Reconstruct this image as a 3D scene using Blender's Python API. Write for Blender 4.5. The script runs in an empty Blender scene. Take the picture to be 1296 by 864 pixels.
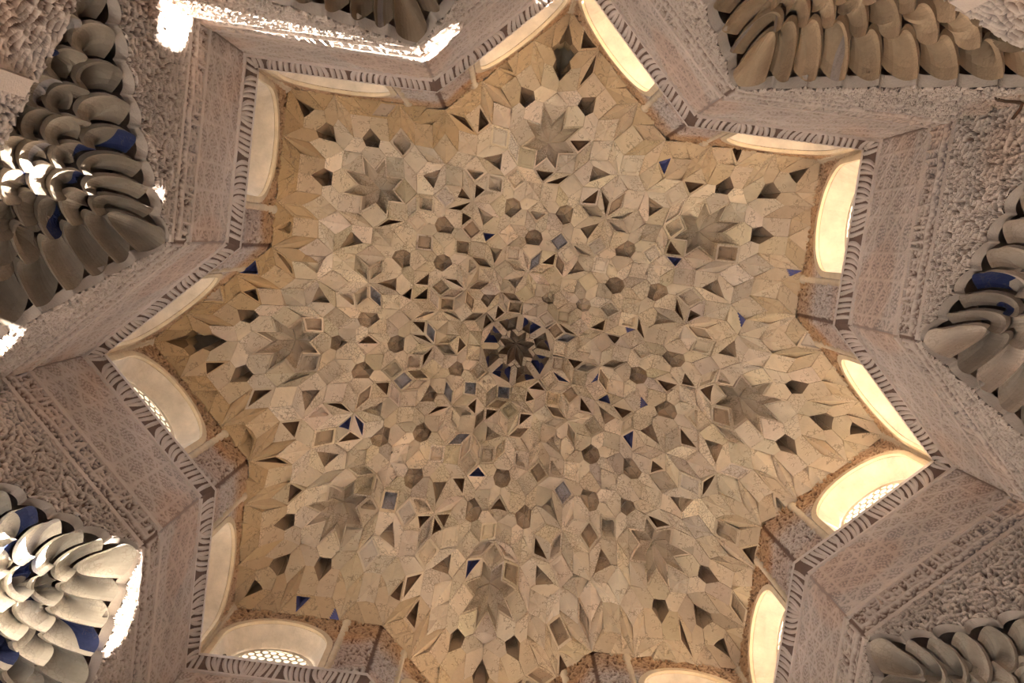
import bpy, math, random
import numpy as np
from mathutils import Matrix, Vector

rng = np.random.RandomState(7)
random.seed(7)
S = 3.6                                   # metres per star radius
CAMH = 1.6
FIT_F = 1174.14
FIT_W = (0.08771428, 0.06797834, -1.43926996)
FIT_C = (0.37536266, -0.08857487, -2.19182621)
ZC = CAMH - FIT_C[2] * S                  # height of the cornice lip above the floor
scene = bpy.context.scene
COL = scene.collection

# ------------------------------------------------------------------ camera
def rodrigues(w):
    w = np.array(w); th = np.linalg.norm(w); k = w / th
    K = np.array([[0, -k[2], k[1]], [k[2], 0, -k[0]], [-k[1], k[0], 0]])
    return np.eye(3) + math.sin(th) * K + (1 - math.cos(th)) * K @ K
Rc = np.diag([1., -1., -1.]) @ rodrigues(FIT_W)
cam_data = bpy.data.cameras.new('camera')
cam_data.sensor_width = 36.0
cam_data.lens = FIT_F / 1296.0 * 36.0
cam_data.clip_start = 0.05
cam_data.clip_end = 500
cam = bpy.data.objects.new('camera', cam_data)
COL.objects.link(cam)
mw = Matrix(Rc.T.tolist()).to_4x4()
mw.translation = Vector((FIT_C[0] * S, FIT_C[1] * S, CAMH))
cam.matrix_world = mw
scene.camera = cam

# ------------------------------------------------------------------ world, sun, exposure
world = bpy.data.worlds.new('sky')
scene.world = world
world.use_nodes = True
wb = world.node_tree.nodes['Background']
wb.inputs['Color'].default_value = (0.80, 0.88, 1.0, 1)
wb.inputs['Strength'].default_value = 6.0
# image right is plan "photo x"; the sun travels to the left and slightly up in the photograph
Rw = rodrigues(FIT_W)
def photo_dir(dx, dy):
    """plan direction (world xy) of a step right / down in the photograph"""
    v = Rw.T @ np.array([dx, dy, 0.0]); v[2] = 0
    return v / np.linalg.norm(v)
SUN_SLOPE = 0.265
SUN_ELEV = math.radians(22)
sd = photo_dir(-1.0, -SUN_SLOPE)
sun_dir = Vector((sd[0] * math.cos(SUN_ELEV), sd[1] * math.cos(SUN_ELEV), -math.sin(SUN_ELEV)))
sun_data = bpy.data.lights.new('sun', 'SUN')
sun_data.energy = 100.0
sun_data.color = (1.0, 0.945, 0.86)
sun_data.angle = math.radians(0.53)
sun = bpy.data.objects.new('sun', sun_data)
COL.objects.link(sun)
sun.rotation_euler = sun_dir.to_track_quat('-Z', 'Y').to_euler()
sun.location = (0, 0, 30)

vs = scene.view_settings
vs.view_transform = 'Standard'
vs.look = 'None'
vs.exposure = 1.42
vs.gamma = 1.0
vs.use_curve_mapping = False
scene.cycles.max_bounces = 10
scene.cycles.diffuse_bounces = 8

# ------------------------------------------------------------------ materials
def make_mat(name, rough=0.9, mott=0.25, mscale=3.0, bump=0.15, bscale=60.0, lines=False, base=None):
    m = bpy.data.materials.new(name); m.use_nodes = True
    nt = m.node_tree; N = nt.nodes; L = nt.links
    b = N['Principled BSDF']; b.inputs['Roughness'].default_value = rough
    b.inputs['Specular IOR Level'].default_value = 0.2
    geo = N.new('ShaderNodeTexCoord')
    if base is None:
        at = N.new('ShaderNodeAttribute'); at.attribute_name = 'tint'; col = at.outputs['Color']
    else:
        rgb = N.new('ShaderNodeRGB'); rgb.outputs[0].default_value = (*base, 1); col = rgb.outputs[0]
    no = N.new('ShaderNodeTexNoise'); no.inputs['Scale'].default_value = mscale
    no.inputs['Detail'].default_value = 8; no.inputs['Roughness'].default_value = 0.65
    L.new(geo.outputs['Object'], no.inputs['Vector'])
    mr = N.new('ShaderNodeMapRange'); mr.inputs[1].default_value = 0.3; mr.inputs[2].default_value = 0.7
    mr.inputs[3].default_value = 1 - mott; mr.inputs[4].default_value = 1 + mott * 0.5
    L.new(no.outputs['Fac'], mr.inputs[0])
    mul = N.new('ShaderNodeMix'); mul.data_type = 'RGBA'; mul.blend_type = 'MULTIPLY'; mul.inputs[0].default_value = 1
    L.new(col, mul.inputs[6]); L.new(mr.outputs[0], mul.inputs[7])
    out = mul.outputs[2]
    if lines:
        # faded painted tracery on the plaster cells: thin olive-brown line work, only in some patches
        vo = N.new('ShaderNodeTexVoronoi'); vo.feature = 'DISTANCE_TO_EDGE'; vo.inputs['Scale'].default_value = 24.0
        wn = N.new('ShaderNodeTexNoise'); wn.inputs['Scale'].default_value = 9.0
        L.new(geo.outputs['Object'], wn.inputs['Vector'])
        wa = N.new('ShaderNodeMix'); wa.data_type = 'RGBA'; wa.blend_type = 'ADD'; wa.inputs[0].default_value = 0.12
        L.new(geo.outputs['Object'], wa.inputs[6]); L.new(wn.outputs['Color'], wa.inputs[7])
        L.new(wa.outputs[2], vo.inputs['Vector'])
        lt = N.new('ShaderNodeMath'); lt.operation = 'LESS_THAN'; lt.inputs[1].default_value = 0.055
        L.new(vo.outputs['Distance'], lt.inputs[0])
        pa = N.new('ShaderNodeTexNoise'); pa.inputs['Scale'].default_value = 4.5; pa.inputs['Detail'].default_value = 2
        L.new(geo.outputs['Object'], pa.inputs['Vector'])
        gt = N.new('ShaderNodeMath'); gt.operation = 'GREATER_THAN'; gt.inputs[1].default_value = 0.5
        L.new(pa.outputs['Fac'], gt.inputs[0])
        mm = N.new('ShaderNodeMath'); mm.operation = 'MULTIPLY'
        L.new(lt.outputs[0], mm.inputs[0]); L.new(gt.outputs[0], mm.inputs[1])
        m2 = N.new('ShaderNodeMath'); m2.operation = 'MULTIPLY'; m2.inputs[1].default_value = lines
        L.new(mm.outputs[0], m2.inputs[0])
        mx = N.new('ShaderNodeMix'); mx.data_type = 'RGBA'
        L.new(m2.outputs[0], mx.inputs[0]); L.new(out, mx.inputs[6]); mx.inputs[7].default_value = (0.16, 0.12, 0.08, 1)
        out = mx.outputs[2]
    L.new(out, b.inputs['Base Color'])
    if bump:
        n2 = N.new('ShaderNodeTexNoise'); n2.inputs['Scale'].default_value = bscale; n2.inputs['Detail'].default_value = 5
        L.new(geo.outputs['Object'], n2.inputs['Vector'])
        bp = N.new('ShaderNodeBump'); bp.inputs['Strength'].default_value = bump; bp.inputs['Distance'].default_value = 0.02
        L.new(n2.outputs['Fac'], bp.inputs['Height']); L.new(bp.outputs['Normal'], b.inputs['Normal'])
    return m
M_CELL = make_mat('painted_plaster', mott=0.22, mscale=2.2, bump=0.2, bscale=35, lines=0.5)
M_NICHE = make_mat('niche_plaster', mott=0.3, mscale=2.0, bump=0.15, bscale=40, lines=0.22)
M_WALL = make_mat('carved_stucco', mott=0.22, mscale=1.3, bump=0.25, bscale=70)
M_PLAIN = make_mat('stained_plaster', mott=0.30, mscale=2.5, bump=0.2, bscale=40)
M_FLOOR = make_mat('marble_floor', rough=0.5, mott=0.1, bump=0, base=(0.62, 0.58, 0.52))
M_EARTH = make_mat('courtyard_gravel', mott=0.2, bump=0, base=(0.50, 0.44, 0.36))

# ------------------------------------------------------------------ mesh helpers
def new_obj(name, me, parent=None, mat=None, kind=None, label=None, cat=None, group=None):
    o = bpy.data.objects.new(name, me); COL.objects.link(o)
    if mat is not None and me is not None and not me.materials: me.materials.append(mat)
    if parent is not None: o.parent = parent
    if kind: o['kind'] = kind
    if label: o['label'] = label
    if cat: o['category'] = cat
    if group: o['group'] = group
    return o
def mesh_of(name, V, F, tint=None, smooth=False):
    """V (n,3); F list/array of quads or tris; tint per vertex (n,3), per face (m,3) or one colour"""
    me = bpy.data.meshes.new(name)
    V = np.asarray(V, np.float32)
    if isinstance(F, np.ndarray):
        k = F.shape[1]
        me.vertices.add(len(V)); me.vertices.foreach_set('co', V.ravel())
        me.loops.add(F.size); me.loops.foreach_set('vertex_index', F.ravel().astype(np.int32))
        me.polygons.add(len(F)); me.polygons.foreach_set('loop_start', np.arange(0, F.size, k, dtype=np.int32))
        me.update(calc_edges=True)
    else:
        me.from_pydata(V.tolist(), [], [list(map(int, f)) for f in F]); me.update()
    nf = len(me.polygons)
    if tint is None: tint = (0.6, 0.5, 0.38)
    tint = np.asarray(tint, np.float32)
    if tint.ndim == 1: dom = 'FACE'; arr = np.tile(tint, (nf, 1))
    elif len(tint) == nf and len(tint) != len(V): dom = 'FACE'; arr = tint
    else: dom = 'POINT'; arr = tint
    at = me.attributes.new('tint', 'FLOAT_COLOR', dom)
    at.data.foreach_set('color', np.c_[arr, np.ones(len(arr))].astype(np.float32).ravel())
    if smooth: me.polygons.foreach_set('use_smooth', np.ones(nf, bool))
    return me
class MB:
    """collects vertices, faces and face colours"""
    def __init__(s): s.v = []; s.f = []; s.c = []
    def add(s, V, F, c):
        o = len(s.v); s.v.extend([tuple(map(float, p)) for p in V])
        for i, f in enumerate(F):
            s.f.append([o + int(k) for k in f]); s.c.append(tuple(c[i]) if np.ndim(c) == 2 else tuple(c))
    def mesh(s, name, smooth=False):
        return mesh_of(name, np.array(s.v), s.f, np.array(s.c), smooth)
def grid_faces(nu, nv, mask=None):
    i, j = np.meshgrid(np.arange(nu - 1), np.arange(nv - 1), indexing='ij')
    a = i * nv + j
    F = np.stack([a, a + nv, a + nv + 1, a + 1], -1).reshape(-1, 4)
    return F if mask is None else F[mask.ravel()]
def box_sweep(mb, path, w, h, nrm_fn, c, closed=False):
    """rectangular bar along a list of points; nrm_fn(i) gives (side, up) unit vectors"""
    V = []
    for i, p in enumerate(path):
        s, u = nrm_fn(i); p = np.array(p)
        V += [p - s * w / 2, p + s * w / 2, p + s * w / 2 + u * h, p - s * w / 2 + u * h]
    F = []; n = len(path)
    for i in range(n if closed else n - 1):
        a, b = 4 * i, 4 * ((i + 1) % n)
        for k in range(4): F.append((a + k, a + (k + 1) % 4, b + (k + 1) % 4, b + k))
    if not closed: F += [(3, 2, 1, 0), (4 * n - 4, 4 * n - 3, 4 * n - 2, 4 * n - 1)]
    mb.add(V, F, c)

# ------------------------------------------------------------------ plan geometry (star radius = 1)
RN = 0.7654
def tip(k, sc=1.0): a = -math.radians(45 * k); return np.array([math.cos(a), math.sin(a)]) * sc
def notch(k, sc=1.0): a = -math.radians(45 * k + 22.5); return np.array([math.cos(a), math.sin(a)]) * RN * sc
def rstar(th):
    def sq(o):
        d = (th - o + np.pi / 4) % (np.pi / 2) - np.pi / 4
        return 0.70711 / np.cos(d)
    return np.maximum(sq(np.pi / 4), sq(0))
TIPNAME = ['top', 'upper left', 'left', 'lower left', 'bottom', 'lower right', 'right', 'upper right']
COMP = ['north', 'northwest', 'west', 'southwest', 'south', 'southeast', 'east', 'northeast']
LEN = 0.5412                              # facet length, tip to notch
DRUM = 0.305                               # drum height to the springing of the muqarnas
APEX = 1.36
WALL_SC = 1.030                           # lower wall plane lies this far outside the cornice lip
DRUM_SC = 1.018
def P3(xy, z): return np.array([xy[0] * S, xy[1] * S, ZC + z * S])

def worms(u, v, k, seed, n=26, ax=None):
    """random wave field: labyrinth of vines"""
    r = np.random.RandomState(seed); f = np.zeros_like(u)
    for i in range(n):
        a = r.rand() * math.pi if ax is None else ax[r.randint(len(ax))] + r.randn() * 0.02
        kk = k * (1 + r.randn() * 0.10); ph = r.rand() * 6.283
        f += np.cos(kk * (u * math.cos(a) + v * math.sin(a)) + ph)
    return f / math.sqrt(n / 2)
def sstep(a, b, x):
    t = np.clip((x - a) / (b - a), 0, 1); return t * t * (3 - 2 * t)
def h_arabesque(u, v, seed=1, k=120):
    """u, v in metres -> relief 0..1: scrolling stems in staggered rounds, leaves between them"""
    p = 0.235
    row = np.floor(v / (p * 0.866)); x = u / p - 0.5 * (row % 2)
    cu = (np.floor(x) + 0.5 + 0.5 * (row % 2)) * p; cv = (row + 0.5) * p * 0.866
    du, dv = u - cu, v - cv; r = np.hypot(du, dv); th = np.arctan2(dv, du)
    sgn = np.where((np.floor(x) + row) % 2 < 1, 1.0, -1.0)
    wob = 0.010 * worms(u, v, 45, seed + 3)
    sp = (r + wob) / 0.048 - sgn * th / (2 * np.pi)
    d = np.abs((sp + 0.5) % 1 - 0.5) * 0.048
    stem = 1 - sstep(0.006, 0.011, d)
    f = worms(u, v, k, seed); g = worms(u, v, k * 2.0, seed + 50)
    leaf = sstep(0.50, 0.75, f) * (0.65 + 0.35 * sstep(-0.2, 0.4, g))
    s = worms(u, v, k * 0.33, seed + 9)
    big = 1 - sstep(0.06, 0.13, np.abs(s))
    return np.maximum(np.maximum(leaf * 0.85, stem * 0.75 * (r < 0.125)), big)
def h_kufic(u, v, seed=3, k=70):
    f = worms(u, v, k, seed, n=18, ax=[0, math.pi / 2, math.pi / 4, -math.pi / 4])
    base = 1 - sstep(0.20, 0.36, np.abs(f))
    ring = worms(u, v, k * 0.6, seed + 4)
    r2 = 1 - sstep(0.12, 0.26, np.abs(ring))
    return np.maximum(base, 0.8 * r2)
def h_lattice(u, v, seed=5, p=0.50):
    """interlaced strapwork of eight-pointed stars with fine fill"""
    h = np.zeros_like(u)
    for a, q in ((0, 1), (90, 1), (45, 1.41421), (-45, 1.41421)):
        t = math.radians(a); x = u * math.cos(t) + v * math.sin(t)
        for off in (0.21, 0.79):
            d = np.abs((x * q / p - off + 0.5) % 1 - 0.5) * p / q
            h = np.maximum(h, 1 - sstep(0.009, 0.016, d))
    fill = sstep(0.0, 0.4, worms(u, v, 210, seed)) * 0.8
    return np.maximum(h, fill)
def h_script(u, v, vmid, hw, seed=8):
    """cursive band: tall strokes, a base line and curling letters"""
    r = np.random.RandomState(seed); h = np.zeros_like(u)
    base = 1 - sstep(0.010, 0.018, np.abs(v - (vmid + hw * 0.35) - 0.012 * np.sin(u * 23)))
    h = np.maximum(h, base)
    x = 0.02
    while x < 2.6:
        hh = hw * (0.5 + r.rand() * 0.8); lean = (r.rand() - 0.5) * 0.2
        d = np.abs(u - x - lean * (v - vmid))
        inside = (v > vmid + hw * 0.35 - hh - 0.3 * hw) & (v < vmid + hw * 0.4)
        h = np.maximum(h, (1 - sstep(0.008, 0.014, d)) * inside)
        if r.rand() < 0.7:
            cx, cy, rad = x + 0.035, vmid + hw * (r.rand() - 0.5), 0.025 + 0.02 * r.rand()
            d = np.abs(np.hypot(u - cx, v - cy) - rad); h = np.maximum(h, 1 - sstep(0.008, 0.014, d))
        x += 0.035 + r.rand() * 0.06
    fill = sstep(0.2, 0.6, worms(u, v, 150, seed)) * 0.55
    return np.maximum(h, fill)

C_WALL = np.array([0.53, 0.44, 0.375]); C_RECESS = np.array([0.165, 0.105, 0.08]); C_BLUEREC = np.array([0.15, 0.125, 0.125])  # recess tints: faded red and blue pigment, darkened with shade painted into the cavities
C_OCHRE = np.array([0.50, 0.335, 0.17])
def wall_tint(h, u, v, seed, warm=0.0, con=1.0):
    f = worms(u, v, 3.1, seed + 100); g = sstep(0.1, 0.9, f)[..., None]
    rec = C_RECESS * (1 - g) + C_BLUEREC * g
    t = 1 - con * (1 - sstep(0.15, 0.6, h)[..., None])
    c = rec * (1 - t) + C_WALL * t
    red = sstep(0.5, 1.3, worms(u, v, 4.7, seed + 130))[..., None] * 0.6
    c = c * (1 - red) + c * np.array([1.02, 0.86, 0.76]) * red
    if np.ndim(warm) or warm:
        w = (np.zeros_like(h) + warm)[..., None]
        c = c * (1 - w) + c * np.array([0.98, 0.72, 0.46]) * w
    return c

def relief_mesh(name, pos, uvals, vlo, vhi, nv, hfun, depth, seed, warm=None, keep=None, con=1.0):
    """pos(u, v, off) -> 3D; u in metres along, v in metres down; vlo/vhi functions of u"""
    U = np.repeat(uvals[:, None], nv, 1); t = np.linspace(0, 1, nv)[None, :]
    lo = vlo(uvals)[:, None]; hi = vhi(uvals)[:, None]
    Vv = lo + (hi - lo) * t
    h = hfun(U, Vv) * sstep(0.0, 0.03, np.minimum(U - uvals[0], uvals[-1] - U))
    P = pos(U, Vv, h * depth)
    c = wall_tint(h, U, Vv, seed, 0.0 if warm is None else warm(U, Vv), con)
    mask = None
    if keep is not None:
        k = keep(U, Vv); mask = k[:-1, :-1] & k[1:, :-1] & k[1:, 1:] & k[:-1, 1:]
    F = grid_faces(len(uvals), nv, mask)
    return mesh_of(name, P.reshape(-1, 3), F, c.reshape(-1, 3), smooth=True)

# local facet frame: u from the notch to the tip, v down, off = towards the room.  Two mirrored versions.
# Facet meshes are built at tip 0 and rotated by -45k degrees.  side +1: notch(0) side, -1: notch(-1) side
def facet_frame(side, sc):
    T = tip(0, sc); Nn = notch(0, sc) if side > 0 else notch(-1, sc)
    d = (T - Nn); L = np.linalg.norm(d); d = d / L
    n = np.array([-d[1], d[0]])
    if np.dot(n, -(T + Nn)) < 0: n = -n
    return Nn, d, n, L
def facet_pos(side, sc):
    Nn, d, n, L = facet_frame(side, sc)
    def pos(u, v, off):
        u = np.asarray(u, float); v = np.asarray(v, float) + 0 * u; off = np.asarray(off, float) + 0 * u
        x = Nn[0] * S + d[0] * u + n[0] * off; y = Nn[1] * S + d[1] * u + n[1] * off
        return np.stack([x, y, -v], -1)     # object origin sits at the cornice height on the axis
    return pos, L * S
def drop(t): return 0.43 + 0.37 * np.clip(t, 0, 1) ** 0.85      # lower edge of the star wall, t from notch
V_LAT0, V_LAT1, V_INS0, V_INS1, V_ARA0 = 0.050, 0.300, 0.316, 0.402, 0.420
def rot_at(k): return -math.radians(45 * k)
def place(o, k): o.location = (0, 0, ZC); o.rotation_euler = (0, 0, rot_at(k))

lower_parts = {}
for side in (1, -1):
    pos, L = facet_pos(side, WALL_SC)
    parts = []
    us = np.linspace(0, L, int(L / 0.008))
    cst = lambda x: (lambda u: np.full_like(u, x * S))
    parts.append(('lattice_panel', relief_mesh('lattice_panel', pos, us, cst(V_LAT0), cst(V_LAT1), int(0.25 * S / 0.008), h_lattice, 0.012, 11 + side, con=0.55)))
    vm = (V_INS0 + V_INS1) / 2 * S; hw = (V_INS1 - V_INS0) / 2 * S
    parts.append(('inscription_band', relief_mesh('inscription_band', pos, us, cst(V_INS0), cst(V_INS1), int(0.086 * S / 0.008), lambda u, v: h_script(u, v, vm, hw, 21 + side), 0.034, 31 + side)))
    nsc = 9
    scal = lambda u: (drop(u / L) - 0.028 * np.abs(np.sin(math.pi * nsc * u / L)) ** 0.6) * S
    parts.append(('arabesque_panel', relief_mesh('arabesque_panel', pos, us, cst(V_ARA0), lambda u: np.maximum(scal(u), V_ARA0 * S + 0.005), 190, lambda u, v: h_arabesque(u, v, 41 + side), 0.045, 51 + side)))
    # mouldings
    for vv, w in ((0.308, 0.014), (0.411, 0.014), (V_LAT0 + 0.004, 0.008)):
        mb = MB()
        ns = 12
        path = [pos(u, vv * S, -0.002) for u in np.linspace(0, L, ns)]
        Nn, d, n, _ = facet_frame(side, WALL_SC)
        box_sweep(mb, path, w * S, 0.030, lambda i: (np.array([0, 0, 1.]), np.array([n[0], n[1], 0.])), C_WALL * 1.06)
        parts.append(('moulding', mb.mesh('moulding')))
    # scalloped arch edge thickness
    uu = np.linspace(0, L, 140); v1 = scal(uu)
    A = pos(uu, v1, 0.022); B = pos(uu, v1, -0.05)
    V = np.stack([A, B], 1).reshape(-1, 3)
    parts.append(('scalloped_edge', mesh_of('scalloped_edge', V, grid_faces(len(uu), 2), C_WALL * 0.68)))
    # solid core
    A = pos(uu, 0 * uu, -0.003); B = pos(uu, v1 - 0.01, -0.003); Cc = pos(uu, v1 - 0.03, -0.05); D = pos(uu, 0 * uu, -0.05)
    V = np.stack([A, B, Cc, D], 1).reshape(-1, 3)
    core = mesh_of('star_wall', V, grid_faces(len(uu), 4), C_WALL)
    lower_parts[side] = (core, parts)
def side_name(k, side):
    return '%s_%s' % (COMP[k], 'left' if side > 0 else 'right')
LOWER_NOTE = {(1, 1): 'crossed by a blinding strip of sunlight', (1, -1): 'with a white sun patch in its corner'}
# walking anticlockwise in the photo: tip k has its 'anticlockwise' wall (side +1) and its 'clockwise' wall (side -1)
def side_words(k, side): return '%s of the %s tip of the star' % ('anticlockwise' if side > 0 else 'clockwise', TIPNAME[k])
for k in range(8):
    for side in (1, -1):
        core, parts = lower_parts[side]
        w = new_obj('wall_' + side_name(k, side), core, None, M_WALL, 'structure', 'pinkish carved stucco wall below the cornice, ' + side_words(k, side), 'wall')
        place(w, k)
        for nm, me in parts: new_obj(nm, me, w, M_WALL)

# ------------------------------------------------------------------ cornice trims with leaf ribs
def rib_mesh():
    mb = MB(); n = 6; wd = 0.036
    V = []; F = []
    for i in range(n + 1):
        t = i / n; ang = t * math.pi / 2
        off = (1 - math.sin(ang)) * 0.072 + 0.003; v = (1 - math.cos(ang)) * 0.12 + 0.022   # cavetto from lip (v small) to wall
        wv = wd * (0.75 + 0.5 * math.sin(math.pi * (0.2 + 0.7 * t)))
        for q, (a, e) in enumerate(((-1, -0.012), (-0.55, 0.014), (0.0, 0.022), (0.55, 0.014), (1, -0.012))):
            V.append((a * wv / 2 + 0.012 * math.sin(t * 3), off + e * 0.5, -(v + e * 0.7)))
    for i in range(n):
        for q in range(4): a = i * 5 + q; F.append((a, a + 1, a + 6, a + 5))
    mb.add(V, F, C_WALL * 0.98)
    return mb.mesh('leaf', smooth=True)
RIB = rib_mesh()
for side in (1, -1):
    for k in range(8):
        posl, Ll = facet_pos(side, 1.0); posw, Lw = facet_pos(side, WALL_SC)
        Nl, d, n, _ = facet_frame(side, 1.0); Nw, _, _, _ = facet_frame(side, WALL_SC)
        if k == 0:
            mb = MB()
            # lip: small fillet with top shelf going back to the drum wall, then cavetto
            prof = [(1.0, -0.010), (1.0, 0.020), (1.006, 0.030)]
            secs = []
            for sc, v in ((1.06, -0.03), (1.0, -0.03), (1.0, 0.022)): secs.append((sc, v))
            for i in range(6):
                ang = i / 5 * math.pi / 2
                secs.append((1.004 + (WALL_SC - 1.004) * math.sin(ang), 0.022 + (1 - math.cos(ang)) * 0.13))
            V = []
            for sc, v in secs:
                p_, L_ = facet_pos(side, sc)
                V += [p_(0.0, v, 0.0), p_(L_, v, 0.0)]
            F = [(2 * i, 2 * i + 1, 2 * i + 3, 2 * i + 2) for i in range(len(secs) - 1)]
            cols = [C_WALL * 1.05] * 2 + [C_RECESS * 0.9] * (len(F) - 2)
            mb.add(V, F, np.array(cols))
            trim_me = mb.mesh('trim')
            if side == 1: TR1 = trim_me
            else: TR2 = trim_me
        idx = 2 * k + (1 if side > 0 else 2)
        t = new_obj('trim_%d' % idx, TR1 if side > 0 else TR2, None, M_WALL, 'structure', 'leaf-carved cornice moulding, ' + side_words(k, side), 'cornice')
        place(t, k)
        nr = 30
        for i in range(nr):
            r = new_obj('leaf', RIB, t, M_WALL)
            u = (i + 0.5) / nr * Lw * 0.965 + 0.01
            base = np.array([Nw[0] * S + d[0] * u, Nw[1] * S + d[1] * u])
            ax = math.atan2(d[1], d[0]); flip = 1
            # local x along d, local y along n
            Mx = Matrix(((d[0], n[0], 0, base[0]), (d[1], n[1], 0, base[1]), (0, 0, 1, 0), (0, 0, 0, 1)))
            r.matrix_parent_inverse = Matrix.Identity(4)
            jit = Matrix.Rotation((0.3 if (i // 7) % 2 else -0.3) + random.uniform(-0.2, 0.2), 4, 'Y')
            r.matrix_local = Mx @ jit

# ------------------------------------------------------------------ drum walls with arched windows
WC = 0.47 * LEN * S; WW = 0.27 * S       # window centre from the notch, width
SPR = 0.125 * S; RAD = WW / 2
Z_TOP = 0.56 * S
def win_outline(w, spr, n=14, z0=0.0):
    """(u, z) polyline from lower left up over the arch to lower right"""
    r = w / 2
    return [(-r, z0)] + [(-r * math.cos(math.pi * i / n), spr + r * 0.92 * math.sin(math.pi * i / n)) for i in range(n + 1)] + [(r, z0)]
drum_parts = {}
GR_W, GR_SPR, REV_D = WW * 0.80, SPR * 0.85, 0.06 * S
def lattice_mesh():
    """stucco grille: a plate with hexagonal and round holes, built from thick cell rings"""
    mb = MB(); th = 0.02; pitch = 0.078
    rows = int((GR_SPR + GR_W / 2) / (pitch * 0.866)) + 2; colsn = int(GR_W / pitch) + 2
    outer = GR_W / 2 - 0.005
    O = win_outline(GR_W + 0.02, GR_SPR, 16, -0.005); I_ = win_outline(GR_W - 0.07, GR_SPR, 16, 0.03)
    V = [(p[0], y, p[1]) for y in (0, th) for p in O] + [(p[0], y, p[1]) for y in (0, th) for p in I_]
    n = len(O); F = []
    for i in range(n):
        j = (i + 1) % n
        F += [(i, j, 2 * n + j, 2 * n + i), (2 * n + i, 2 * n + j, 3 * n + j, 3 * n + i)]
    mb.add(V, F, (0.62, 0.54, 0.42))
    for j in range(rows):
        for i in range(-colsn, colsn):
            cx = (i + 0.5 * (j % 2)) * pitch; cz = j * pitch * 0.866 + 0.045
            ok = abs(cx) < outer - 0.03
            if cz > GR_SPR: ok = (cx / (outer - 0.03)) ** 2 + ((cz - GR_SPR) / (0.92 * (outer - 0.03))) ** 2 < 1
            if not ok: continue
            ro = pitch / math.sqrt(3) * 1.01; ri = ro * 0.70
            V = []; F = []
            for q in range(6):
                a = math.pi / 6 + q * math.pi / 3
                for rr, y in ((ro, 0), (ri, 0), (ri, th), (ro, th)): V.append((cx + rr * math.cos(a), y, cz + rr * math.sin(a)))
            for q in range(6):
                a, b = 4 * q, 4 * ((q + 1) % 6)
                F += [(a, b, b + 1, a + 1), (a + 1, b + 1, b + 2, a + 2), (a + 2, b + 2, b + 3, a + 3)]
            mb.add(V, F, (0.62, 0.54, 0.42))
    return mb.mesh('lattice')
LATTICE = lattice_mesh()
def rod_knob():
    mb = MB(); n = 10; V = []
    for i, (z, r_) in enumerate(((0, 0.012), (0.01, 0.02), (0.025, 0.022), (0.035, 0.012))):
        V += [(-z, r_ * math.cos(2 * math.pi * q / n), r_ * math.sin(2 * math.pi * q / n)) for q in range(n)]
    F = [(i * n + q, i * n + (q + 1) % n, (i + 1) * n + (q + 1) % n, (i + 1) * n + q) for i in range(3) for q in range(n)] + [[3 * n + q for q in range(n)]]
    mb.add(V, F, (0.06, 0.04, 0.03)); return mb.mesh('knob', smooth=True)
def reveal_mesh():
    """splayed smooth plaster embrasure, local x along wall, y outward, z up"""
    A = np.array(win_outline(WW, SPR)); B = np.array(win_outline(GR_W, GR_SPR, z0=0.0))
    mb = MB(); n = len(A)
    V = []; F = []
    nd = 5
    for q in range(nd + 1):
        t = q / nd
        for a, b in zip(A, B):
            p = a * (1 - t) + b * t
            V.append((p[0], REV_D * t, p[1]))
    # outer stub beyond the grille
    for b in B: V.append((b[0], REV_D + 0.10, b[1]))
    for q in range(nd + 1):
        for i in range(n - 1):
            a = q * n + i; F.append((a, a + 1, a + n + 1, a + n))
        F.append((q * n + n - 1, q * n, q * n + n, q * n + 2 * n - 1))     # sill
    mb.add(V, F, (0.68, 0.56, 0.42))
    # flange behind the carved panel closes the joint to the wall
    O = np.array(win_outline(WW + 0.24, SPR, z0=-0.05)); V = [(p[0], 0.0, p[1]) for p in A] + [(p[0], 0.006, p[1]) for p in O]
    mb.add(V, [(i, i + 1, n + i + 1, n + i) for i in range(n - 1)] + [(n - 1, 0, n, 2 * n - 1)], (0.60, 0.46, 0.30))
    return mb.mesh('reveal', smooth=False)
REVEAL = reveal_mesh()
def arch_frame_mesh():
    """raised moulding around the window: two jamb bars and arch"""
    mb = MB()
    O = win_outline(WW + 0.05, SPR, 16, 0.0)
    path = [np.array((u, -0.005, z)) for u, z in O]
    def nf(i):
        a = path[max(0, i - 1)]; b = path[min(len(path) - 1, i + 1)]; t = b - a; t /= np.linalg.norm(t)
        s = np.array([-t[2], 0, t[0]]); return s, np.array([0, -1., 0])
    box_sweep(mb, path, 0.055, 0.03, nf, (0.60, 0.46, 0.30))
    return mb.mesh('window_frame')
AFRAME = arch_frame_mesh()
def jamb_mesh():
    """smooth engaged colonnette strip beside the window"""
    mb = MB(); V = []; F = []; n = 8
    for z in (0.0, 0.04, 0.05, DRUM * S * 0.93, DRUM * S * 0.94, DRUM * S):
        rr = 0.050 if z in (0.0, 0.04) or z > DRUM * S * 0.935 else 0.038
        for i in range(n + 1):
            a = math.pi * i / n; V.append((rr * math.cos(a), -rr * math.sin(a), z))
    for j in range(5):
        for i in range(n): a = j * (n + 1) + i; F.append((a, a + 1, a + n + 2, a + n + 1))
    mb.add(V, F, (0.60, 0.47, 0.32)); return mb.mesh('colonnette', smooth=True)
JAMB = jamb_mesh()
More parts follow.
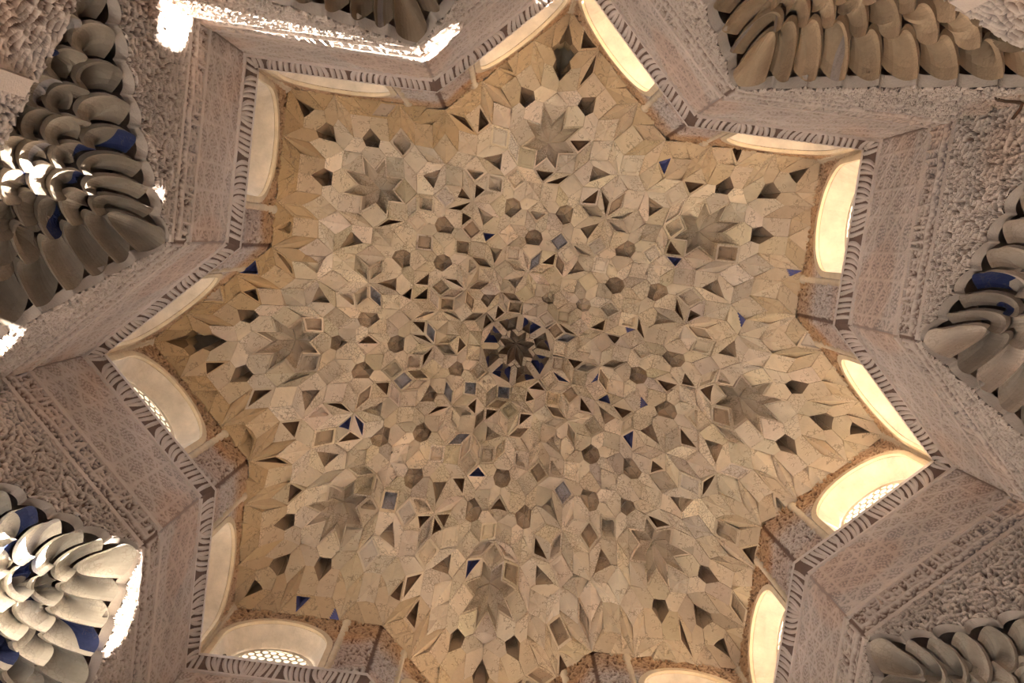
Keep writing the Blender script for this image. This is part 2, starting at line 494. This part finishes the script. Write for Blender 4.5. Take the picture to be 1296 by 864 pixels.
for side in (1, -1):
    pos, L = facet_pos(side, DRUM_SC)
    def warm(u, v):
        z = -v
        f = worms(u, v, 5.0, 77 + side)
        return np.clip(0.35 + 0.75 * sstep(0.1 * S, 0.30 * S, z) + 0.25 * f - 0.9 * (1 - sstep(0.10 * S, 0.2 * S, u)) * (1 - sstep(0.1 * S, 0.25 * S, z)), 0, 1)
    us = np.linspace(0, L, int(L / 0.010))
    def keep(u, v):
        z = -v; du = np.abs(u - WC)
        arch = np.where(z < SPR, du < RAD + 0.02, (du / (RAD + 0.02)) ** 2 + ((z - SPR) / (0.92 * RAD + 0.02)) ** 2 < 1)
        return ~arch
    pan = relief_mesh('drum_panel', pos, us, lambda u: np.full_like(u, -DRUM * S * 1.06), lambda u: np.full_like(u, 0.02), 112,
                      lambda u, v: h_arabesque(u, v, 61 + side), 0.036, 71 + side, warm, keep)
    # plain wall above, hidden behind the vault, keeps the daylight out
    uu = np.linspace(0, L, 8)
    V = np.stack([pos(uu, 0 * uu - DRUM * S * 1.05, 0.0), pos(uu, 0 * uu - Z_TOP, 0.0)], 1).reshape(-1, 3)
    core = mesh_of('drum_wall', V, grid_faces(8, 2), (0.5, 0.4, 0.28))
    drum_parts[side] = (core, pan)
LIT = {(7, 1): 0, (6, 1): 0}
for k in range(8):
    for side in (1, -1):
        core, pan = drum_parts[side]
        w = new_obj('wall_drum_' + side_name(k, side), core, None, M_WALL, 'structure', 'ochre-stained drum wall above the cornice, ' + side_words(k, side), 'wall')
        place(w, k)
        new_obj('carved_panel', pan, w, M_WALL)
        Nn, d, n, _ = facet_frame(side, DRUM_SC)
        idx = 2 * k + (1 if side > 0 else 2)
        win = new_obj('window_%d' % idx, REVEAL, None, M_PLAIN, 'structure', 'arched window with deep plaster reveal and pierced stucco grille, ' + side_words(k, side), 'window')
        c = Nn * S + d * WC
        Mx = Matrix(((d[0], -n[0], 0, c[0]), (d[1], -n[1], 0, c[1]), (0, 0, 1, 0.012), (0, 0, 0, 1)))
        base = Matrix.Translation((0, 0, ZC)) @ Matrix.Rotation(rot_at(k), 4, 'Z')
        win.matrix_world = base @ Mx
        if (k, side) == (3, 1):
            kn = new_obj('knob', rod_knob(), win, M_PLAIN); kn.location = (RAD * 0.86, REV_D * 0.35, SPR * 0.55)
        g = new_obj('lattice', LATTICE, win, M_PLAIN); g.location = (0, REV_D - 0.03, 0)
        new_obj('window_frame', AFRAME, win, M_PLAIN)
        for sx in (-1, 1):
            j = new_obj('colonnette', JAMB, win, M_PLAIN); j.location = (sx * (RAD + 0.085), 0.0, 0)

# ------------------------------------------------------------------ the muqarnas vault
EL = 0.0505                                # tile edge
def profile(x, y):
    r = np.hypot(x, y); rs = rstar(np.arctan2(y, x)); w = sstep(0.2, 0.8, r)
    s = np.minimum(r / (0.87 * (1 - w) + rs * w), 1.0)
    return DRUM + (APEX - DRUM) * (1 - s ** 1.25)
ph = [np.array([math.cos(-i * math.pi / 4), math.sin(-i * math.pi / 4)]) for i in range(4)]
pe = [np.array([math.cos(3 * i * math.pi / 4), math.sin(3 * i * math.pi / 4)]) for i in range(4)]
INR = (1 + math.sqrt(2)) / 2
octn = [np.array([math.cos(math.pi / 8 * 0 + i * math.pi / 4), math.sin(i * math.pi / 4)]) for i in range(8)]
# acceptance window: octagon = projection of the unit hypercube, edges parallel to the pe directions -> normals at 22.5? derived numerically
cube = np.array([[(b >> i & 1) - 0.5 for i in range(4)] for b in range(16)]) @ np.array(pe)
normals = [np.array([-e[1], e[0]]) for e in pe] + [np.array([e[1], -e[0]]) for e in pe]
lims = [(cube @ n).max() for n in normals]
RM = 1.12 / EL
pts = {}
B_ = int(RM) + 2
for a in range(-B_, B_ + 1):
    for b in range(-B_, B_ + 1):
        for c in range(-B_, B_ + 1):
            # solve window loosely: loop d over a narrow range from the perp constraint along one axis
            q3 = a * pe[0] + b * pe[1] + c * pe[2]
            dd = -np.dot(q3, pe[3])
            if np.linalg.norm(q3 + dd * pe[3]) > 1.4: continue
            for d in range(math.floor(dd - 1.4), math.ceil(dd + 1.4) + 1):
                x = a * ph[0] + b * ph[1] + c * ph[2] + d * ph[3]
                if x @ x > RM * RM: continue
                y = q3 + d * pe[3]
                if all(y @ n <= l + 1e-9 for n, l in zip(normals, lims)):
                    rr = np.linalg.norm(x * EL); pts[(a, b, c, d)] = x * EL * (1 + 0.24 * math.exp(-(rr / 0.15) ** 2))
tiles = []
for p in pts:
    for i in range(4):
        for j in range(i + 1, 4):
            q1 = list(p); q1[i] += 1; q2 = list(q1); q2[j] += 1; q3 = list(p); q3[j] += 1
            ks = (p, tuple(q1), tuple(q2), tuple(q3))
            if all(t in pts for t in ks[1:]): tiles.append((ks, (j - i) % 2 == 0))   # True: square
allp = np.array(list(pts.values()))
BROWN = np.array([0.34, 0.23, 0.145]); DKBROWN = np.array([0.17, 0.10, 0.06]); BLUE = np.array([0.085, 0.095, 0.25]); GREYB = np.array([0.36, 0.34, 0.36])  # browns carry painted-in shade for pits and niches, beside traces of pigment
def pol(r, deg): a = -math.radians(deg); return np.array([r * math.cos(a), r * math.sin(a)])
keys = list(pts.keys()); allp = np.array([pts[q] for q in keys])
pits = {}                                  # tiling vertex -> (reach in tile units, depth, paint)
def pit(x, reach, H, paint_shade=None, tol=0.035):
    d = ((allp - x) ** 2).sum(1); i = int(d.argmin())
    if d[i] < tol * tol: pits.setdefault(keys[i], (reach, H, paint_shade))
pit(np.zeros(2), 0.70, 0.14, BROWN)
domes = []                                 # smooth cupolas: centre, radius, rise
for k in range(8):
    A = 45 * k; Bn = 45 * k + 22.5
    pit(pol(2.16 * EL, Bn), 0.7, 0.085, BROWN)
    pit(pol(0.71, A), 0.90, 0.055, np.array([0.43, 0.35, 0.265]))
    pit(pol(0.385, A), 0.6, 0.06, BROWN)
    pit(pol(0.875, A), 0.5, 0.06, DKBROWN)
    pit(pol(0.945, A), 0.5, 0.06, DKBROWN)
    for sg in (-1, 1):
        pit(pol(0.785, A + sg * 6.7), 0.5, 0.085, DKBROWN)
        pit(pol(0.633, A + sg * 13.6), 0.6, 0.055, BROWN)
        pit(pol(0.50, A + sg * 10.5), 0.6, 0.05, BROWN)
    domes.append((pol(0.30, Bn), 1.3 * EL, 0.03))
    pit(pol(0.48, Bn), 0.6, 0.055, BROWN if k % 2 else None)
for i in rng.permutation(len(keys))[:330]:
    x = allp[i]; r_ = np.hypot(*x)
    if r_ < 0.16 or r_ > float(rstar(math.atan2(x[1], x[0]))) - 0.06: continue
    if min(np.linalg.norm(x - pts[q]) for q in pits) < 1.9 * EL: continue
    if len(pits) > 175: break
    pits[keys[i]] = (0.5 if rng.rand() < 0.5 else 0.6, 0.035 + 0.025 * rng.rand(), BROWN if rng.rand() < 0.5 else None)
DX = np.array([q[0] for q in domes]); DR = np.array([q[1] for q in domes]); DH = np.array([q[2] for q in domes])
BREAK = np.linspace(0, 1, 11); NB = len(BREAK)
TIER = 0.040
def tier(z): return np.round(z / TIER) * TIER
C_CELL = np.array([0.655, 0.555, 0.43])
def stain_at(x, y, z):
    f = 0.5 * math.sin(7 * math.atan2(y, x) + 1.3) + 0.5 * math.sin(13.0 * math.atan2(y, x) + 4)
    s = sstep(0.52, 0.34, z + 0.03 * f)
    side = 0.72 + 0.28 * math.cos(math.atan2(y, x) + math.radians(70))
    return float(s) * side
def cell_mesh(ks, square, seed):
    r = np.random.RandomState(seed)
    Q = [pts[t] for t in ks]; hb = [float(profile(*q)) for q in Q]
    # put the outermost (lowest) corner first
    o = int(np.argmin(hb)); Q = Q[o:] + Q[:o]; hb = hb[o:] + hb[:o]; kv = list(ks[o:]) + list(ks[:o]); gz = float(sstep(0.62, 0.48, np.array(min(hb)))); hb = [float(tier(h)) * (1 - gz) + h * gz for h in hb]
    cen = (Q[0] + Q[2]) / 2; rc = np.hypot(*cen)
    sh = 0.985
    Q = [cen + (q - cen) * sh for q in Q]
    u = BREAK[:, None]; v = BREAK[None, :]
    X = Q[0][None, None, :] + u[..., None] * (Q[1] - Q[0]) + v[..., None] * (Q[3] - Q[0])
    zb = hb[0] * (1 - u) * (1 - v) + hb[1] * u * (1 - v) + hb[2] * u * v + hb[3] * (1 - u) * v
    zmin, zmax = min(hb), max(hb); dz = max(zmax - zmin, 1e-6)
    t = (zb - zmin) / dz
    roll = r.rand(); e = np.minimum(np.minimum(u, 1 - u), np.minimum(v, 1 - v)) + 0 * zb
    mine = [(c_, pits[q_]) for c_, q_ in enumerate(kv) if q_ in pits]
    near = -1 if mine else 1
    kind = 'cavetto'
    if near > 0.004:
        if roll < 0.23 - 0.19 * gz: kind = 'niche'
        elif roll < 0.47 - 0.36 * gz: kind = 'half'
        elif roll < 0.72: kind = 'fold'
        elif roll < 0.80: kind = 'panel'
    z = zmin + dz * t ** (0.65 + 0.25 * gz)
    base = C_CELL * (1 + r.randn() * 0.12) * np.array([1 + r.randn() * 0.015, 1, 1 + r.randn() * 0.04])
    st = stain_at(cen[0], cen[1], float(profile(*cen)))
    base = base * (1 - st) + C_OCHRE * (0.85 + 0.2 * r.rand()) * st
    flip = r.rand() < 0.5
    if kind == 'half': diag = 1 if flip else 2
    elif mine and mine[0][1][0] < 0.89: diag = 2 if mine[0][0] in (0, 2) else 1
    else: diag = 1
    # centroids of the two triangles of every grid square
    i_, j_ = np.meshgrid(np.arange(NB - 1), np.arange(NB - 1), indexing='ij'); st_ = 1.0 / (NB - 1)
    ca, cb = ((2 / 3, 1 / 3), (1 / 3, 2 / 3)) if diag == 1 else ((1 / 3, 1 / 3), (2 / 3, 2 / 3))
    ue = np.stack([(i_ + ca[0]) * st_, (i_ + cb[0]) * st_], -1); ve = np.stack([(j_ + ca[1]) * st_, (j_ + cb[1]) * st_], -1)
    ef = np.minimum(np.minimum(ue, 1 - ue), np.minimum(ve, 1 - ve))
    col = np.tile(base, (NB - 1, NB - 1, 2, 1))
    dep = EL * (0.35 + 0.75 * r.rand())
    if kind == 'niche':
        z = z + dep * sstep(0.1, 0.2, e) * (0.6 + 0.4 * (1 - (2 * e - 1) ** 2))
        if r.rand() < 0.30: col[ef > 0.1] = base * 0.3 + BROWN * 0.7  # niche shade put into the colour as brown
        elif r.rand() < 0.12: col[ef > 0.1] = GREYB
    elif kind == 'half':
        a = 1 - u if flip else u; af = 1 - ue if flip else ue
        z = z + dep * ((a + v) > 1.02) * (e > 0.15)
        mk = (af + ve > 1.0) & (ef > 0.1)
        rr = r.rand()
        if rr < 0.62: col[mk] = DKBROWN  # shade of the deep half put into its colour
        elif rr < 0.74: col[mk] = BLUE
    elif kind == 'fold':
        d1 = np.abs(u - v); d2 = np.abs(u + v - 1)
        both = r.rand() < 0.4
        z = z + 0.5 * EL * (np.minimum(d1, d2) if both else d1) - 0.006
    elif kind == 'panel':
        z = z + 0.006 * sstep(0.1, 0.2, e)
        if r.rand() < 0.3: col[ef > 0.1] = base * 0.65 + GREYB * 0.35
    if kind == 'cavetto' and near > 0 and r.rand() < 0.10:
        col[(ue + ve < 0.6)] = BLUE if r.rand() < 0.5 else base * 0.7
    # smooth cupolas
    rho = np.linalg.norm(X[:, :, None, :] - DX[None, None], axis=-1) / DR
    z = z + np.where(rho < 1, DH * (1 - rho ** 2), 0).sum(-1)
    # star-edged pits round a tiling vertex
    for c_, (reach, H, paint_shade) in mine:
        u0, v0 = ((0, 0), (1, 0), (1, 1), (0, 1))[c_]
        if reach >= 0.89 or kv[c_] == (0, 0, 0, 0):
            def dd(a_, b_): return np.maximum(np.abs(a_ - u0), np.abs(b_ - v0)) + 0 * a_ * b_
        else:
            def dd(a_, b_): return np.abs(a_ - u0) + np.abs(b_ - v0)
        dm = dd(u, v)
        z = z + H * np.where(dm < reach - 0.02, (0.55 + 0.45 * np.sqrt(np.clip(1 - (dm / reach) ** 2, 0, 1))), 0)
        if paint_shade is not None:
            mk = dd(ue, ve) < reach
            col[mk] = base * 0.35 + paint_shade * 0.65  # pit shade and brown pigment blended into one tint
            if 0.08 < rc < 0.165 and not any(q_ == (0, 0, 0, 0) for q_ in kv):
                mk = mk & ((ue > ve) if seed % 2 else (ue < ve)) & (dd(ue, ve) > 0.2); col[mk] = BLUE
    P = np.concatenate([X * S, (z * S)[..., None]], -1).reshape(-1, 3)
    F = [tuple(f) for f in grid_faces(NB, NB)]
    cf = col.reshape(-1, 3)
    F2 = []
    for f in F:
        F2 += [(f[0], f[1], f[2]), (f[0], f[2], f[3])] if diag == 1 else [(f[0], f[1], f[3]), (f[1], f[2], f[3])]
    F = F2
    # rim skirt going up
    ring = [i * NB for i in range(NB)] + [(NB - 1) * NB + j for j in range(1, NB)] + [i * NB + NB - 1 for i in range(NB - 2, -1, -1)] + [j for j in range(NB - 2, 0, -1)]
    n0 = len(P); top = P[ring].copy(); top[:, 2] += 0.075 * S
    P = np.concatenate([P, top]); nr = len(ring)
    SF = [(ring[i], n0 + i, n0 + (i + 1) % nr, ring[(i + 1) % nr]) for i in range(nr)]
    cols = np.concatenate([cf, np.tile(base, (nr, 1))])
    return P, F + SF, cols, cen
inst = []
for ks, sq in tiles:
    Q = np.array([pts[t] for t in ks]); c = Q.mean(0)
    rq = np.hypot(Q[:, 0], Q[:, 1]); rsq = rstar(np.arctan2(Q[:, 1], Q[:, 0]))
    if (rq < rsq * 1.005).any(): inst.append((ks, sq, c))
# the backing shell is the ceiling itself
nr_, na_ = 14, 128
V = []; 
for i in range(nr_ + 1):
    for j in range(na_):
        th = 2 * math.pi * j / na_; rr = max(1e-4, i / nr_) * float(rstar(th)) * 1.02
        x, y = rr * math.cos(th), rr * math.sin(th); rs = min(1.0, rr / (float(rstar(th)) * 1.02))
        V.append((x * S, y * S, (float(profile(x, y)) + 0.19) * S))
F = [(i * na_ + j, i * na_ + (j + 1) % na_, (i + 1) * na_ + (j + 1) % na_, (i + 1) * na_ + j) for i in range(nr_) for j in range(na_)]
ceil = new_obj('ceiling', mesh_of('ceiling', V, F, (0.45, 0.36, 0.26)), None, M_PLAIN, 'structure', 'honeycomb muqarnas vault of small plaster cells over the star', 'ceiling')
ceil.location = (0, 0, ZC)
camxy = np.array(FIT_C[:2])
def size_key(it):
    c = it[2]; z = float(profile(*c)); return z * 10 + (0 if in_view(c, z) else 100)
def in_view(c, z):
    q = Rw @ (np.array([c[0], c[1], z]) - np.array(FIT_C)); px = 648 + FIT_F * q[0] / q[2]; py = 432 + FIT_F * q[1] / q[2]
    return -10 < px < 1306 and -10 < py < 874
sqs = sorted([t for t in inst if t[1]], key=size_key); rhs = sorted([t for t in inst if not t[1]], key=size_key)
stuff = MB(); seed = 100
for lst, nm in ((sqs, 'square_cell'), (rhs, 'diamond_cell')):
    for n_, (ks, sq, c) in enumerate(lst):
        seed += 1
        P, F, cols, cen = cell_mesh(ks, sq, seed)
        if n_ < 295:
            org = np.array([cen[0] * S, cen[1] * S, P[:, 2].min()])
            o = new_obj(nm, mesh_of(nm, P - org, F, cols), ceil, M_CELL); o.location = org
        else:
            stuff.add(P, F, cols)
if stuff.v: new_obj('small_cells', stuff.mesh('small_cells'), ceil, M_CELL, 'stuff')
# star finial at the very top of the vault
# ------------------------------------------------------------------ squinches under the notches
NAVY = np.array([0.03, 0.04, 0.11])
def squinch(k, tone, seed, blue_p):
    r = np.random.RandomState(seed)
    axis = -math.radians(45 * k + 22.5); ux = np.array([math.cos(axis), math.sin(axis)]); uy = np.array([-ux[1], ux[0]])
    Ncn = RN * WALL_SC * 1.0; AP = math.cos(math.pi / 8) * WALL_SC; half = math.sin(math.pi / 8) * WALL_SC
    tj = [1.0, 0.88, 0.76, 0.64, 0.53, 0.42, 0.32, 0.23, 0.145, 0.07, 0.0]
    nt = len(tj) - 1
    nj = [max(1, int(round(2 * half * t / 0.057))) for t in tj]
    dr = 0.042
    def curve(j, w):
        t = tj[j]; b = 0.20 * (max(t, 0.02) ** 0.5) * (1 - t) ** 0.75
        out = Ncn + (AP - Ncn) * t + b * (1 - w * w) - 0.002
        return out, w * half * t
    def scal(j, w):
        return np.abs(np.sin(math.pi * nj[j] * (w + 1) / 2)) ** 0.5
    root = bpy.data.objects.new('muqarnas_squinch', None); COL.objects.link(root)
    root.location = (ux[0] * (Ncn + 0.08) * S, ux[1] * (Ncn + 0.08) * S, ZC - 0.6 * S)
    root['label'] = SQ_LABEL[k]; root['category'] = 'squinch'
    for j in range(nt):
        n = nj[j]
        for i in range(n):
            nu, nv = 13, 9
            v = np.linspace(0, 1, nv); mcol = 4
            rr = r.rand(); blue = rr < blue_p; mirror = r.rand() < 0.5
            sb = (0.06 + 0.50 * v if blue else 0.33 + 0 * v)[None, :]
            ii = np.arange(nu)[:, None]
            s = np.where(ii <= mcol, ii / mcol * sb, sb + (ii - mcol) / (nu - 1 - mcol) * (1 - sb))
            if mirror: s = (1 - s)[::-1]
            w = -1 + 2 * (i + s) / n; v = v[None, :] + 0 * s
            o0, y0 = curve(j, w); o1, y1 = curve(j + 1, w)
            q = v ** 2.4
            cav = 0.030 if j + 1 < nt else 0.0
            D0 = dr * scal(j, w); D1 = dr * scal(j + 1, w) if j + 1 < nt else 0 * w
            out = o0 * (1 - q) + (o1 + cav) * q + D0 * (1 - v ** 1.6) + D1 * v ** 1.6
            yy = y0 * (1 - q) + y1 * q
            z0 = -float(drop(tj[j])); z1 = -float(drop(tj[j + 1]))
            zl = z0 - 0.034 * (1 - scal(j, w)); zh = z1 + cav * 0.9 - (0.034 * (1 - scal(j + 1, w)) if j + 1 < nt else 0 * w)
            vv = np.sin(v * math.pi / 2) ** 0.9
            z = zl * (1 - vv) + zh * vv
            # a keel, a hollowed face or a plain face
            if r.rand() < 0.45:
                out = out - 0.010 * (1 - np.abs(2 * s - 1)) * np.sin(math.pi * v)
            elif r.rand() < 0.5:
                out = out + 0.050 * sstep(0.12, 0.3, np.minimum(s, 1 - s)) * sstep(0.12, 0.25, v) * sstep(0.8, 0.6, v)
            P = np.stack([out * ux[0] + yy * uy[0], out * ux[1] + yy * uy[1], z], -1) * S
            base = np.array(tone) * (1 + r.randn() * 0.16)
            col = np.tile(base, (nu - 1, nv - 1, 1))
            if blue:
                if mirror: col[nu - 1 - mcol:, 1:] = NAVY
                else: col[:mcol, 1:] = NAVY
            elif rr < blue_p + 0.08: col[:, 2:5] = base * 0.45 + GREYB * 0.55
            col[:, 0] = base * 1.15
            # hanging lip below the cell gives thickness
            P = P.reshape(-1, 3); F = [tuple(f) for f in grid_faces(nu, nv)]
            lip = [a * nv for a in range(nu)]
            n0 = len(P); back = P[lip].copy(); back[:, 0] += ux[0] * 0.05; back[:, 1] += ux[1] * 0.05; back[:, 2] += 0.035
            P = np.concatenate([P, back])
            SF = [(lip[a], lip[a + 1], n0 + a + 1, n0 + a) for a in range(nu - 1)]
            cols = np.concatenate([col.reshape(-1, 3), np.tile(base, (nu - 1, 1))])
            loc = np.array(root.location); P = P + np.array([0, 0, ZC]) - loc
            org = P.mean(0)
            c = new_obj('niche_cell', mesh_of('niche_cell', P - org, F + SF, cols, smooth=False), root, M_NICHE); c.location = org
    return root
SQ_LABEL = {
    0: 'dark hanging muqarnas squinch at the top edge, beyond the sunlit strip of wall',
    1: 'shadowy brown muqarnas squinch with dark blue facets at the upper left',
    2: 'muqarnas squinch with blue facets blazing white in the sun at the lower left',
    3: 'muqarnas squinch under the notch between lower left and bottom tips',
    4: 'muqarnas squinch under the notch between bottom and lower right tips',
    5: 'grey muqarnas squinch with scrolled arch edge in the lower right corner',
    6: 'muqarnas squinch with a scalloped arch and blue facets at the right edge',
    7: 'warm brown bulbous muqarnas squinch at the top right corner'}
for k in range(8):
    if k in (3, 4): continue
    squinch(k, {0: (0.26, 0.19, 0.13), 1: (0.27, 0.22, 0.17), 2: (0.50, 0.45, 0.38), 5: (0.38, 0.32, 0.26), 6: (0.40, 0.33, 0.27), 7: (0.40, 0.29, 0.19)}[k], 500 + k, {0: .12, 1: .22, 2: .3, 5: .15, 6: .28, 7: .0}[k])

# ------------------------------------------------------------------ small fittings
M_IRON = make_mat('rusty_iron', rough=0.7, mott=0.3, bump=0, base=(0.07, 0.035, 0.02))
def rod(name, path, rad):
    mb = MB(); V = []; n = 8
    path = [np.array(p_, float) for p_ in path]
    for i, p_ in enumerate(path):
        t = path[min(i + 1, len(path) - 1)] - path[max(i - 1, 0)]; t /= np.linalg.norm(t)
        a = np.cross(t, [0.3, 0.5, 0.8]); a /= np.linalg.norm(a); b = np.cross(t, a)
        for q in range(n):
            an = 2 * math.pi * q / n; V.append(p_ + rad * (math.cos(an) * a + math.sin(an) * b))
    F = [(i * n + q, i * n + (q + 1) % n, (i + 1) * n + (q + 1) % n, (i + 1) * n + q) for i in range(len(path) - 1) for q in range(n)]
    F += [list(range(n))[::-1], [(len(path) - 1) * n + q for q in range(n)]]
    mb.add(V, F, (0.07, 0.04, 0.02)); return mb.mesh(name, smooth=True)
pb, Lb = facet_pos(1, WALL_SC)
pts_b = [pb(Lb * u_, v_ * S, o_) for u_, v_, o_ in ((0.86, 0.650, 0.0), (0.87, 0.652, 0.04), (0.90, 0.657, 0.05), (0.945, 0.664, 0.05), (0.955, 0.666, 0.055), (0.96, 0.658, 0.08), (0.96, 0.64, 0.13))]
bracket = new_obj('iron_bracket', rod('iron_bracket', [p_ - pts_b[0] for p_ in pts_b], 0.010), None, M_IRON, None,
                  'small bent rusty iron bracket fixed to the wall near the upper right tip', 'bracket')
bm_ = Matrix.Translation((0, 0, ZC)) @ Matrix.Rotation(rot_at(7), 4, 'Z')
bracket.matrix_world = bm_ @ Matrix.Translation(Vector(pts_b[0].tolist()))

# ------------------------------------------------------------------ octagonal walls below the squinches
def lower_pos():
    AP = math.cos(math.pi / 8) * WALL_SC * S; half = math.sin(math.pi / 8) * WALL_SC * S
    def pos(u, v, off):
        u = np.asarray(u, float); v = np.asarray(v, float) + 0 * u
        x = AP - np.asarray(off) + 0 * u + 0.01; y = u
        a = -math.radians(22.5); ca, sa = math.cos(a), math.sin(a)
        return np.stack([x * ca - y * sa, x * sa + y * ca, -v], -1)
    return pos, half
pos, half = lower_pos()
us = np.linspace(-half, half, int(2 * half / 0.009))
def h_low(u, v):
    a = h_arabesque(u, v, 91, 125); b = h_kufic(u, v, 93, 62)
    return np.where(u > 0.42 * half, b, a)
LOWP = relief_mesh('carved_panel', pos, us, lambda u: np.full_like(u, 0.78 * S), lambda u: np.full_like(u, 1.25 * S), 188, h_low, 0.03, 95)
def octagon_wall(vend):
    mb = MB(); hw_ = half * 1.19
    V = [pos(u, v, o_) for v, o_ in ((-0.02, -0.52), (0.79 * S, -0.52), (0.79 * S, -0.005), (vend, -0.005)) for u in (-hw_, hw_)]
    V[4] = pos(-half, 0.79 * S, -0.005); V[5] = pos(half, 0.79 * S, -0.005); V[6] = pos(-half, vend, -0.005); V[7] = pos(half, vend, -0.005)
    mb.add(V, [(0, 1, 3, 2), (2, 3, 5, 4), (4, 5, 7, 6)], C_WALL * 0.9); return mb.mesh('octagon_wall')
LOWC = octagon_wall(ZC); LOWDOOR = octagon_wall(ZC - 2.5)     # two sides open into the courtyard through wide doorways
mb = MB()
a_ = -math.radians(22.5); nx = np.array([-math.cos(a_), -math.sin(a_), 0]); tx = np.array([-math.sin(a_), math.cos(a_), 0])
for um in (-0.5 * half, 0.42 * half): box_sweep(mb, [pos(um, v * S, 0.0) for v in (0.82, 1.0, 1.28)], 0.10, 0.075, lambda i: (tx, nx), C_WALL * 1.1)
LOWM = mb.mesh('upright_moulding')
for k in range(8):
    w = new_obj('wall_octagon_' + COMP[k], LOWDOOR if k in (1, 3) else LOWC, None, M_WALL, 'structure', 'carved wall under the squinch, anticlockwise of the %s tip' % TIPNAME[k], 'wall')
    place(w, k)
    new_obj('carved_panel', LOWP, w, M_WALL); new_obj('upright_moulding', LOWM, w, M_WALL)

# roof deck outside, closing the gap between star wall and octagon
mb = MB()
V = []; 
for k in range(8):
    V += [np.append(tip(k, 1.05) * S, 0), np.append(notch(k, 1.05) * S, 0)]
for k in range(8):
    V += [np.append(tip(k, 1.35) * S, 0), np.append((tip(k, 1.35) + tip(k + 1, 1.35)) / 2 * S, 0)]
F = [(i, (i + 1) % 16, 16 + (i + 1) % 16, 16 + i) for i in range(16)]
mb.add(V, F, (0.5, 0.4, 0.3))
deck = new_obj('roof_deck', mb.mesh('roof_deck'), None, M_PLAIN, 'structure', 'flat roof deck outside, round the drum', 'roof'); deck.location = (0, 0, ZC - 0.06)

# ------------------------------------------------------------------ floor and courtyard
def slab(name, r, z, mat, lab):
    V = [(r * math.cos(2 * math.pi * i / 48), r * math.sin(2 * math.pi * i / 48), z) for i in range(48)]
    return new_obj(name, mesh_of(name, V, [list(range(48))]), None, mat, 'structure', lab, name)
slab('floor', 4.6, 0.0, M_FLOOR, 'pale marble floor of the hall, below the view')
slab('ground', 60, -0.05, M_EARTH, 'gravel ground of the courtyard outside')
